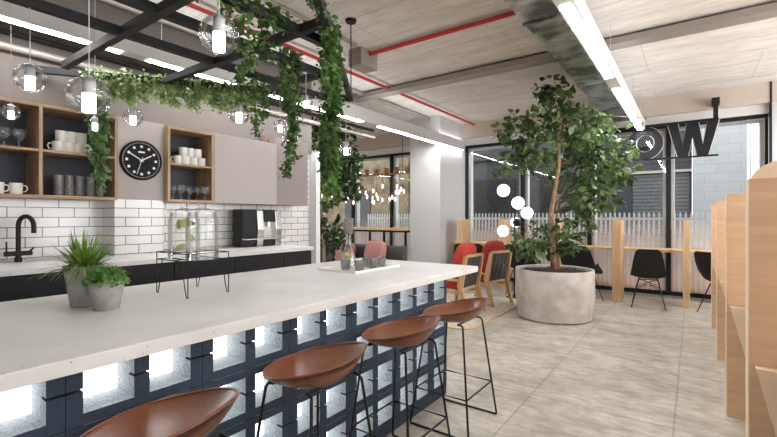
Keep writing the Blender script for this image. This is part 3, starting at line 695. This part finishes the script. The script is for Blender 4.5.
vine('ivy_garland', 'light green ivy garland draped along the frame edge above the wall clock', ps, 5200, .058, .036, M['leaf_light'])
p = onbeam(255,75,-3.05); q = Vector((-3.05,p.y,ZF+.03))
vine('ivy_strand', 'short ivy strand beside the sphere before the taupe cupboard', [hang(q,.55,.025), hang(q+Vector((0,.1,0)),.38,0.025), hang(q+Vector((0,-.15,0)),.3,.03)], 380, .05, .044, M['leaf_ivy'])
q = Vector((-2.56,yat(290,-2.56),ZF+.1))
vine('ivy_strand', 'long thin ivy strand left of the thick ivy column', [hang(q,1.0,.02,8), hang(q+Vector((0,.05,0)),.85,.025,8), hang(q+Vector((0,-.06,0)),.5,.025,6)], 950, .05, .042, M['leaf_ivy'])
q = Vector((-2.09,yat(250,-2.09),ZF+.02))
vine('ivy_strand', 'ivy strand hanging right of the high sphere pendant', [hang(q,.4,.03), hang(q+Vector((0,.09,0)),.3,.03), hang(q+Vector((0,-.09,0)),.25,.03)], 270, .042, .044, M['leaf_ivy'])
q0, q1 = yat(200,-2.09), yat(302,-2.09)
vine('ivy_garland', 'dark ivy garland wound along an inner frame beam near the top edge', [[(-2.09,q0-.25,ZF+.03),(-2.09,q1+.05,ZF+.03)]]+[hang((-2.09,q0-.1+(q1-q0)*random.random(),ZF+.03),random.uniform(.02,.08),.02,3) for i in range(10)], 620, .045, .044, M['leaf_ivy'])
q = AP+dr*1.53
pp = [hang(q+dr*random.uniform(-.09,.05)+Vector((0,0,.06)), L, .03, 8) for L in (1.22,1.17,1.08,1.1,.95,.85,.7,.5,.4)]
vine('ivy_strand', 'thick ivy column hanging from the frame right of the pendants', pp+[[AP+dr*1.1,AP+dr*2.3],[AP+dr*1.5+Vector((-.05,0,.1)),AP+dr*2.4+Vector((-.1,0,.12))]], 3600, .044, .04, M['leaf_ivy'])
q = Vector((-4.2,yat(97,-4.12),2.245))
tp = thing('trailing_plant', 'trailing ivy in a small pot hanging down over the long oak shelf', 'plant', (-4.26,q.y,2.2415))
MB().lathe([(0,0),(.04,0),(.05,.085),(.044,.085),(.04,.07),(0,.07)],(0,0,0),24).build('pot', M['pot'], tp, smooth='auto')
lf = MB(); stm = MB()
for L in (.64,.58,.5,.4,.3):
    path = [Vector((0,0,.08)),Vector((.08,random.gauss(0,.02),.09)),Vector((.155,random.gauss(0,.025),.03))]; y = path[-1].y
    for k in range(1,9): y += random.gauss(0,.008); path.append(Vector((.16+random.gauss(0,.004), y, .03-L*k/8)))
    stm.tube(path,.003,5)
    for a in path[1:]:
        for j in range(13):
            l = random.uniform(.03,.05); lf.leaf(a+Vector((abs(random.gauss(0,.02)),random.gauss(0,.022),random.gauss(0,.035))), Vector((abs(random.gauss(.3,.5)),random.gauss(0,1),random.gauss(-.5,.6))), Vector((1,random.gauss(0,.6),.6)), l, l*.75)
stm.build('stem', M['stem'], tp); lf.build('leaves', M['leaf_ivy'], tp)
y = yat(273,-4.25)
cp = thing('potted_twig', 'small copper pot with bare twigs on top of the taupe cupboard', 'plant', (-4.3,y-.08,2.2515))
MB().lathe([(0,0),(.035,0),(.045,.06),(.04,.06),(.035,.05),(0,.05)],(0,0,0),20).build('pot', M['copper'], cp, smooth='auto')
tw = MB()
for i in range(7): tw.tube([(0,0,.04),(random.gauss(0,.02),random.gauss(-.05,.06),.1),(random.gauss(0,.03),random.gauss(-.12,.12),.10+random.random()*.06)],.002,5)
tw.build('twigs', M['stem'], cp)
# ------------------------------------------------------------------ big tree in concrete planter
PT = Vector((-1.53,5.96,0))
tree = thing('potted_tree', 'leafy ficus tree in a large round concrete planter', 'potted tree', tuple(PT))
MB().lathe([(0,0),(.44,0),(.47,.02),(.505,.30),(.50,.62),(.495,.655),(.47,.655),(.455,.64),(.452,.60),(0,.595)],(0,0,0),64).build('planter', M['planter'], tree, smooth='auto')
so_ = MB(); so_.lathe([(.450,.598),(.43,.615),(.2,.635),(0,.645)],(0,0,0),40)
for i in range(260):
    a = random.uniform(0,2*PI); r = .43*math.sqrt(random.random()); l = .03
    so_.leaf(Vector((r*math.cos(a),r*math.sin(a),.63)), Vector((random.gauss(0,1),random.gauss(0,1),random.gauss(.3,.3))), Vector((random.gauss(0,1),0,1)), l, l*.6)
so_.build('soil', M['soil'], tree)
def tp_(px, py, dz=0): return at(px,py,5.73+dz)-PT
trunk_pts = [Vector((0,0,.6)), tp_(553,245), tp_(551,215), tp_(555,190), tp_(559,165), tp_(558,140), tp_(561,118)]
MB().tube(trunk_pts, [.045,.036,.032,.028,.026,.022,.014], 10).build('trunk', M['bark'], tree, smooth=True)
tw2 = MB().tube([Vector((.05,.05,.6)), tp_(556,235,.1), tp_(557,205,.15), tp_(572,175,.2), tp_(585,165,.2)], [.025,.02,.017,.013,.008], 8).build('branch', M['bark'], tree, smooth=True)
clusters = [(547,88,14,60),(565,93,14,70),(578,102,16,90),(552,104,13,60),(535,122,13,55),(518,122,12,50),(503,132,9,34),(560,120,18,100),(582,125,20,120),(600,128,16,80),
            (530,140,18,90),(545,150,17,80),(575,148,22,150),(598,150,20,130),(616,158,17,80),(510,150,12,40),(500,166,9,24),(520,165,12,34),(585,170,20,130),(605,175,18,100),(622,172,12,50),
            (560,172,10,30),(592,192,17,90),(610,196,12,50),(577,205,13,60),(590,212,11,40),(530,160,10,30),(628,150,8,20),(640,118,7,10),
            (528,240,13,60),(540,233,12,50),(548,245,9,36),(570,236,12,46),(580,226,11,40),(564,250,8,26),(520,246,9,30),(535,252,9,30),(575,247,8,26),(560,225,9,26)]
lf = MB(); br = MB()
for (px,py,r,n) in clusters:
    rw = r*5.73/F; c = tp_(px,py,random.uniform(-.32,.32)*(1 if py < 220 else .6))
    base = min(trunk_pts[1:], key=lambda q: (q-c+Vector((0,0,.25))).length)
    mid = (base+c)/2+Vector((0,0,.04)); c2_ = Vector((c.x, c.y, min(c.z, 2.80))) if (PT+c).x > -1.32 else c; br.tube([base,mid,c2_],[.008,.006,.003],5)
    for i in range(int(n*.85)):
        d = Vector((random.gauss(0,1),random.gauss(0,1),random.gauss(0,1))).normalized()*rw*random.random()**.45
        wp = PT+c+d
        if wp.x > -1.32 and wp.z > 2.86 or (-.93 < wp.x < -.5 and wp.z > 2.66): continue
        l = random.uniform(.08,.135); dirv = d.normalized()*.8+Vector((random.gauss(0,.5),random.gauss(0,.5),random.gauss(-.45,.4)))
        lf.leaf(c+d, dirv, Vector((random.gauss(0,.6),random.gauss(0,.6),1)), l, l*random.uniform(.58,.72))
br.build('twigs', M['stem'], tree); lf.build('foliage', M['leaf_ficus'], tree)
# second tree behind the kitchen wall
t2 = thing('potted_tree', 'dark leafy ficus tree behind the end of the kitchen wall', 'potted tree', (-4.95,5.05,0))
P2 = Vector((-4.95,5.05,0)); D2 = P2.dot(FW)
MB().lathe([(0,0),(.16,0),(.2,.4),(.185,.4),(.18,.36),(0,.36)],(0,0,0),32).build('pot', M['grey_fab'], t2, smooth='auto')
q_ = lambda px,py,dz=0: at(px,py,D2+dz)-P2
tpts = [Vector((0,0,.36)), q_(324,245), q_(322,215), q_(324,190), q_(328,165), q_(330,145)]
MB().tube(tpts,[.03,.026,.022,.02,.017,.01],8).build('trunk', M['bark'], t2, smooth=True)
lf = MB(); br = MB()
for (px,py,r,n) in ((310,128,7,24),(322,118,9,40),(335,128,11,60),(325,140,12,80),(342,150,13,90),(327,160,12,90),(345,168,12,80),(335,178,12,90),(352,183,9,44),(325,182,9,50),(342,192,9,44),(330,200,7,24),(350,132,8,26),(354,160,9,34),(356,192,6,16),
                     (319,216,7,24),(322,228,6,20),(333,232,10,46),(343,240,8,30),(328,245,8,30),(318,240,6,20),(340,226,6,18)):
    rw = r*D2/F; c = q_(px,py,random.uniform(-.2,.3)); base = min(tpts[1:], key=lambda q: (q-c).length); br.tube([base,c],[.006,.003],5)
    for i in range(int(n*1.6)):
        d = Vector((random.gauss(0,1),random.gauss(0,1),random.gauss(0,1))).normalized()*rw*random.random()**.45; l = random.uniform(.08,.14)
        lf.leaf(c+d, d.normalized()*.8+Vector((random.gauss(0,.5),random.gauss(0,.5),random.gauss(-.4,.4))), Vector((random.gauss(0,.6),random.gauss(0,.6),1)), l, l*.55)
br.build('twigs', M['bark'], t2); lf.build('foliage', M['leaf_dark'], t2)
# ------------------------------------------------------------------ window bar, posts, shell chairs
wb = thing('window_bar', 'long pale wooden bar top along the far windows', 'bar top', (0,0,0))
MB().box(-4.09,.93,8.06,8.56,.785,.825).build('top', M['ply'], wb, bevel=.002)
for x in (-3.3,-1.5,.3): MB().box(x-.02,x+.02,8.3,8.54,.0,.784).build('support', M['ply'], wb)
pl_ = ['leftmost', 'second from the left', 'third from the left, behind the tree', 'right of the tree', 'farthest right, near the booth screens']
for x, l in zip((-3.78,-2.92,-1.98,-1.0,-.08), pl_):
    w = {-3.78:.055,-1.0:.062,-.08:.042}.get(x,.05)
    o = MB().box(-w,w,-.19,.19,0,1.30).build('divider_post', M['ply'], bevel=.002); o.location = (x,8.03 if x>-3.7 else 8.0,0)
    # notch the bar top instead of clipping: the post stands in front of the bar edge
    o.location.y = 7.86
    tag(o, 'pale wooden divider post standing at the window bar, '+l, 'post', 'divider posts at the window bar')
def shell(arm):
    prof = [(-.21,.455),(-.235,.425),(-.17,.435)][::1]
    pr = [(-.235,.432),(-.20,.452),(-.10,.445),(.02,.43),(.12,.437),(.185,.475),(.215,.56),(.235,.68),(.255,.80),(.262,.835)]
    wd = [.17,.20,.225,.235,.235,.23,.215,.195,.165,.115] if not arm else [.18,.22,.25,.27,.29,.30,.295,.285,.26,.2]
    lift = [.0,.005,.02,.035,.05,.06,.05,.035,.02,.0] if not arm else [.0,.02,.07,.15,.20,.20,.13,.07,.03,.0]
    pr = [(y, z if z < .47 else .47+(z-.47)*(1.10 if arm else 1.12)) for y, z in pr]
    def fn(u, v):
        k = v*(len(pr)-1); i = min(int(k),len(pr)-2); f = k-i; f = f
        L = lambda a, b_: a+(b_-a)*f
        y, z, w, l = L(pr[i][0],pr[i+1][0]), L(pr[i][1],pr[i+1][1]), L(wd[i],wd[i+1]), L(lift[i],lift[i+1]); s = 2*u-1
        ny, nz = (-.25,1) if v < .5 else (-1,.25)
        return (s*w, y+ny*l*abs(s)**2.5*(.55 if v>=.5 else 1), z+nz*l*abs(s)**2.5)
    return MB().grid(fn, 16, 27)
def make_chair(arm, label, loc, rz):
    t = thing('shell_chair', label, 'chair', loc, rz, 'black shell chairs at the window bar')
    shell(arm).build('shell', M['plastic'], t, smooth=True, solid=.009, sub=1)
    for sx in (-1,1):
        for y0, y1 in ((-.10,-.22),(.11,.23)):
            MB().tube([(sx*.12,y0,.425 if not arm else .42),(sx*.215,y1,.0045)],[.009,.006],8).build('leg', M['black'], t, smooth=True)
    if not arm:
        for sx in (-1,1):
            MB().tube([(sx*.15,-.14,.30),(-sx*.12,.11,.415)],.004,6).build('wire_brace', M['black'], t); MB().tube([(sx*.155,.14,.29),(-sx*.12,-.1,.415)],.004,6).build('wire_brace', M['black'], t)
            MB().tube([(sx*.16,-.15,.27),(0,0,.33),(-sx*.16,.16,.27)],.004,6).build('wire_brace', M['black'], t)
    MB().tube([(-.12,-.10,.42),(.12,-.10,.42),(.12,.11,.42),(-.12,.11,.42)],.007,6,True).build('seat_frame', M['black'], t)
    return t
R180 = PI
make_chair(False, 'black shell side chair with wire base, its back to the room', (-.55,7.48,0), R180+.08)
a0 = make_chair(True, 'black shell armchair right behind the concrete planter', (-1.44,7.36,0), R180-.35)
dup(a0, (.36,7.4,0), PI/2+.75, 'black shell armchair half hidden by the wooden booth screens')
dup(a0, (-2.45,7.4,0), R180+.1, 'black shell armchair between the globe lamp and the planter')
dup(a0, (-3.35,7.3,0), R180+.2, 'black shell armchair behind the red lounge chairs')
for o in list(COL.objects):
    pass
# the shell's own front is -y in its mesh: rotated by pi it faces the windows
# ------------------------------------------------------------------ booth screens at right
scr = [(.84,'wooden booth screen beside the viewpoint, outside the photo'),(2.25,'nearest wooden booth screen, filling the right photo edge'),(3.66,'second wooden booth screen from the camera'),(5.06,'third wooden booth screen from the camera'),(6.47,'farthest wooden booth screen, nearest the window bar')]
for y, l in scr:
    t = thing('booth_screen', l, 'screen', (.182,y,0), 0, 'wooden booth screens along the right')
    MB().box(.004,1.9,0,.11,0,1.506).build('panel', M['ply_h'], t, bevel=.002); MB().box(0,.004,.001,.109,0.001,1.505).build('edge_strip', M['ply_edge'], t)
    MB().prism([(.02,.75),(.5,.75),(.5,.0),(.20,0)],'y',-.045,-.001).build('bracket_or_sun_patch', M['ply_edge'], t, bevel=.001)  # pale wedge shaped like a sunlit patch on the panel
    MB().box(.10,1.9,-1.2,-.001,.751,.781).build('desk_board', M['ply'], t, bevel=.001)
bs = MB()
pts = [(.0,0)]+[(.25-.25*math.cos(a),1.50+.12*math.sin(a)) for a in [PI*i/16 for i in range(17)]]+[(.5,0)]
o = MB().prism([(x,z) for x,z in pts],'y',0,.03).build('arched_backrest', M['ply_edge'], bevel=.002); o.location = (.20,2.40,0); tag(o, 'pale wood arched seat back behind the nearest booth screen', 'seat back')
# ------------------------------------------------------------------ hanging sign
sg = thing('hanging_sign', 'black letter sign reading OW from inside, hung before the windows', 'sign', (0,8.3,0))
MB().box(-3.15,.32,-.02,.02,2.855,2.89).build('rail', M['black'], sg); MB().box(-3.15,.32,-.02,.02,2.30,2.325).build('rail', M['black'], sg)
w0, w1, zt, zb_ = -.335, .325, 2.855, 2.325
s_ = .135; c_ = (w0+w1)/2
W = [(w0,zt),(w0+s_,zt),(w0+.20,zb_+.17),(c_-.075,zt),(c_+.075,zt),(w1-.20,zb_+.17),(w1-s_,zt),(w1,zt),(w1-.13,zb_),(w1-.27,zb_),(c_,zt-.22),(w0+.27,zb_),(w0+.13,zb_)]
MB().prism(W,'y',-.03,.03).build('letter', M['black'], sg)
oc = (-.655,2.59); n = 40; om = MB(); vs = []
for yy in (-.03,.03):
    for rx, rz_ in ((.255,.265),(.135,.15)):
        vs += [(oc[0]+rx*math.cos(2*PI*k/n), yy, oc[1]+rz_*math.sin(2*PI*k/n)) for k in range(n)]
fs = []
for k in range(n):
    j = (k+1)%n; fs += [(k,j,n+j,n+k),(2*n+k,3*n+k,3*n+j,2*n+j),(k,2*n+k,2*n+j,j),(n+k,n+j,3*n+j,3*n+k)]
om.add(vs, fs); om.build('letter', M['black'], sg, smooth='auto')
def inflate(poly, d):
    out = []; n_ = len(poly)
    for i in range(n_):
        p, q, r = Vector(poly[i-1]), Vector(poly[i]), Vector(poly[(i+1)%n_]); a = (q-p).normalized(); b_ = (r-q).normalized()
        na, nb = Vector((a.y,-a.x)), Vector((b_.y,-b_.x)); m_ = na+nb; m_ = m_/max(m_.dot(na), .4); out.append(tuple(q+m_*d))
    return out
sgn = sum(W[i-1][0]*W[i][1]-W[i][0]*W[i-1][1] for i in range(len(W)))
MB().prism(inflate(W, .013 if sgn > 0 else -.013),'y',.031,.045).build('letter_edge', M['white'], sg)
om2 = MB(); vs2 = []
for yy in (.031,.045):
    for rx, rz_ in ((.268,.278),(.122,.137)): vs2 += [(oc[0]+rx*math.cos(2*PI*k/n), yy, oc[1]+rz_*math.sin(2*PI*k/n)) for k in range(n)]
om2.add(vs2, fs); om2.build('letter_edge', M['white'], sg)
for x in (.285,-3.0,-1.6):
    MB().box(x-.03,x+.03,-.03,.03,2.89,3.10).build('hanger', M['black'], sg); MB().box(x-.05,x+.05,-.04,.179,3.10,3.20).build('bracket_or_sun_patch', M['black'], sg)
# ------------------------------------------------------------------ lounge corner
rg = MB()
rp_ = []
for cx_, cy_, a0_ in ((-2.34,4.8,-90),(-2.34,6.62,0),(-4.2,6.62,90),(-4.2,4.8,180)):
    rp_ += [(cx_+.2*math.cos(math.radians(a0_+q)), cy_+.2*math.sin(math.radians(a0_+q))) for q in range(0,91,15)]
rt = thing('area_rug', 'cream textured rug with rounded corners under the red lounge chairs', 'rug', (0,0,0))
MB().prism(rp_,'z',.001,.014).build('pile', M['rug'], rt); MB().tube([(x,y,.009) for x,y in rp_],.009,6,True).build('binding', M['rug_edge'], rt)
def cushion(w, d, h, m, name, parent, loc, rot=(0,0,0)):
    def fn(u,v):
        a, b_ = (v-.5)*PI, u*2*PI; ce = lambda q,e: math.copysign(abs(q)**e, q)
        return (w/2*ce(math.cos(a),.45)*ce(math.cos(b_),.35), d/2*ce(math.cos(a),.45)*ce(math.sin(b_),.35), h/2*ce(math.sin(a),.8))
    o = MB().grid(fn, 32, 14).build(name, m, parent, smooth=True); o.location = loc; o.rotation_euler = rot; return o
def lounge(label, loc, rz, fab):          # faces -x in its own frame
    t = thing('lounge_chair', label, 'lounge chair', loc, rz)
    for sy in (-1,1):
        y = sy*.26
        MB().prism([(.36,0),(.41,0),(.315,.36),(.385,.80),(.335,.80),(.235,.40),(.25,.34)],'y',y-.018,y+.018).build('rear_leg', M['ash'], t, bevel=.005)
        MB().bar((-.30,y,0),(-.26,y,.48),.035,.05,(0,1,0)).build('front_leg', M['ash'], t, bevel=.006)
        MB().bar((-.31,y,.49),(.26,y,.47),.05,.03).build('armrest', M['ash'], t, bevel=.006)
        MB().bar((-.28,y*.88,.30),(.26,y*.88,.30),.03,.05).build('seat_rail', M['ash'], t, bevel=.004)
    MB().bar((.36,-.24,.80),(.36,.24,.80),.03,.04).build('top_rail', M['ash'], t, bevel=.006); MB().bar((.26,-.24,.34),(.26,.24,.34),.03,.04).build('lower_rail', M['ash'], t, bevel=.004)
    for k in range(5): MB().bar((.262,-.19+.095*k,.34),(.362,-.19+.095*k,.79),.078,.006,(-1,0,.3)).build('back_strap', M['strap'], t)
    cushion(.58,.46,.14,fab,'seat_cushion',t,(-.05,0,.40),(0,.06,0)); cushion(.17,.46,.58,fab,'back_cushion',t,(.20,0,.68),(0,.22,0))
    return t
lounge('lounge chair with orange red cushions and webbed back, nearer the bar', (-2.81,5.44,.021), -.02, M['red_fab'])
lounge('lounge chair with deep red cushions and webbed back, nearer the globe lamp', (-2.72,6.30,.021), -.22, M['deep_red'])
gl = thing('globe_floor_lamp', 'black floor lamp with five white globes beside the red lounge chair', 'floor lamp', (-2.43,7.0,.0005))
MB().lathe([(0,0),(.14,0),(.14,.015),(.02,.025),(0,.025)],(0,0,0),32).build('base', M['black'], gl, smooth='auto')
G0 = Vector((-2.43,7.0,.0005)); DG = G0.dot(FW)
MB().tube([(0,0,.02),(0,0,1.88)],.013,10).build('pole', M['black'], gl, smooth='auto')
for px, py, r in ((503.5,190.5,.105),(518,203,.105),(527,213,.10),(515.5,222.5,.085),(503,231,.095)):
    c = at(px,py,DG+(.15 if px>514 and px<517 else 0))-G0
    ar = MB().tube([(0,0,c.z),(c.x*.6,c.y*.6,c.z)],.007,8).build('arm', M['black'], gl)
    MB().ball(tuple(c), r, 24, 14).build('globe', M['globe'], gl, smooth=True)
    if r == .085: MB().lathe([(0,-.03),(.055,-.03),(.07,.03),(0,.03)],tuple(c+Vector((.04,-.07,0))),24,'y').build('cap', M['black'], gl, smooth='auto')
# ------------------------------------------------------------------ back lounge: sofa, table, bulbs
sf = thing('sofa', 'charcoal sofa against the back room, behind the bar counter', 'sofa', (-5.4,6.55,0))
MB().box(-1.1,1.0,-.85,-.02,.12,.42).build('seat', M['grey_fab'], sf, bevel=.04); MB().box(-1.1,1.0,.0,.2,.12,.80).build('backrest', M['grey_fab'], sf, bevel=.04)
for x in (-1.0,.9):
    for y in (-.75,.1): MB().tube([(x,y,0),(x,y,.12)],.02,8).build('leg', M['black'], sf)
def scatter(label, px, py, w, h, m, rz):
    D = 6.37; p = None
    u = (px-CX)/F; r = FW+RT*u; D = 6.38/r.y; p = at(px,py,D)
    o = cushion(w,.16,h,m,'cushion',None,(p.x,p.y,.425+h/2),(-.25,0,rz)); tag(o,label,'cushion','cushions on the sofa')
scatter('charcoal cushion at the left end of the sofa, behind the carafe', 328, 252, .46,.46,M['grey_fab'],.2)
scatter('dusty pink cushion partly behind the carafe', 345, 252, .46,.44,M['pink_fab'],0)
scatter('dusty pink cushion at the right end of the sofa', 375, 250, .48,.48,M['pink_fab'],-.1)
ht = thing('high_table', 'high table with a wooden top and black legs under the filament bulbs', 'table', (-5.9,7.75,0))
MB().box(-1.2,1.05,-.35,.35,1.06,1.10).build('top', M['ply'], ht, bevel=.003); MB().box(-1.15,1.0,-.3,.3,1.02,1.059).build('apron', M['black'], ht)
for x in (-1.1,.0,.96):
    for y in (-.27,.27): MB().box(x-.02,x+.02,y-.02,y+.02,0,1.02).build('leg', M['black'], ht)
bl = thing('bulb_pendant', 'copper rail with dozens of hanging filament bulbs over the high table', 'pendant light', (-5.9,7.6,0))
RZ = 2.30
MB().tube([(-1.6,0,RZ),(1.05,0,RZ)],.016,10).build('rail', M['copper'], bl)
for x in (-1.3,.8): MB().tube([(x,0,RZ),(x,0,CEIL)],.006,6).build('rod', M['black'], bl)
for k in range(44):
    x = -1.55+2.55*k/43; y = random.uniform(-.3,.3); z = RZ-random.uniform(.25,.62)
    cb_ = MB().tube([(x,0,RZ+.02),(x,y,RZ-.05),(x,y,z+.08)],.0028,5).build('flex', M['copper'], bl)
    MB().lathe([(0,.03),(.018,.03),(.018,.085),(0,.09)],(x,y,z),12).build('holder', M['copper'], cb_)
    MB().lathe([(0,-.07),(.014,-.062),(.023,-.03),(.02,.0),(.011,.03),(0,.03)],(x,y,z),12).build('bulb', M['bulb'], cb_, smooth=True)
for k in range(7): MB().lathe([(0,0),(.05,0),(.055,.12),(0,.12)],(-.75+.28*k,0,RZ+.017),16).build('copper_cup', M['copper'], bl, smooth='auto')
# ------------------------------------------------------------------ light
def area(name, loc, rot, sx, sy, e, col=(1,1,1)):
    l = bpy.data.lights.new(name,'AREA'); l.shape = 'RECTANGLE'; l.size = sx; l.size_y = sy; l.energy = e; l.color = col
    o = bpy.data.objects.new(name,l); COL.objects.link(o); o.location = loc; o.rotation_euler = rot; return o
area('daylight_right', (4.55,5.4,1.75), (0,PI/2+.34,0), 2.4, 6.0, 230, (.96,.98,1))
w = bpy.data.worlds.new('world'); sc.world = w; w.use_nodes = True
bg = w.node_tree.nodes['Background']; bg.inputs[0].default_value = (.97,.985,1,1); bg.inputs[1].default_value = 3.5
vs_ = sc.view_settings; vs_.view_transform = 'Standard'; vs_.look = 'None'; vs_.gamma = 1; vs_.use_curve_mapping = False; vs_.exposure = 0.36
try:
    sc.cycles.use_denoising = True; sc.cycles.max_bounces = 10; sc.cycles.transparent_max_bounces = 24; sc.cycles.caustics_reflective = False; sc.cycles.caustics_refractive = False
    sc.cycles.sample_clamp_indirect = 4
except Exception: pass
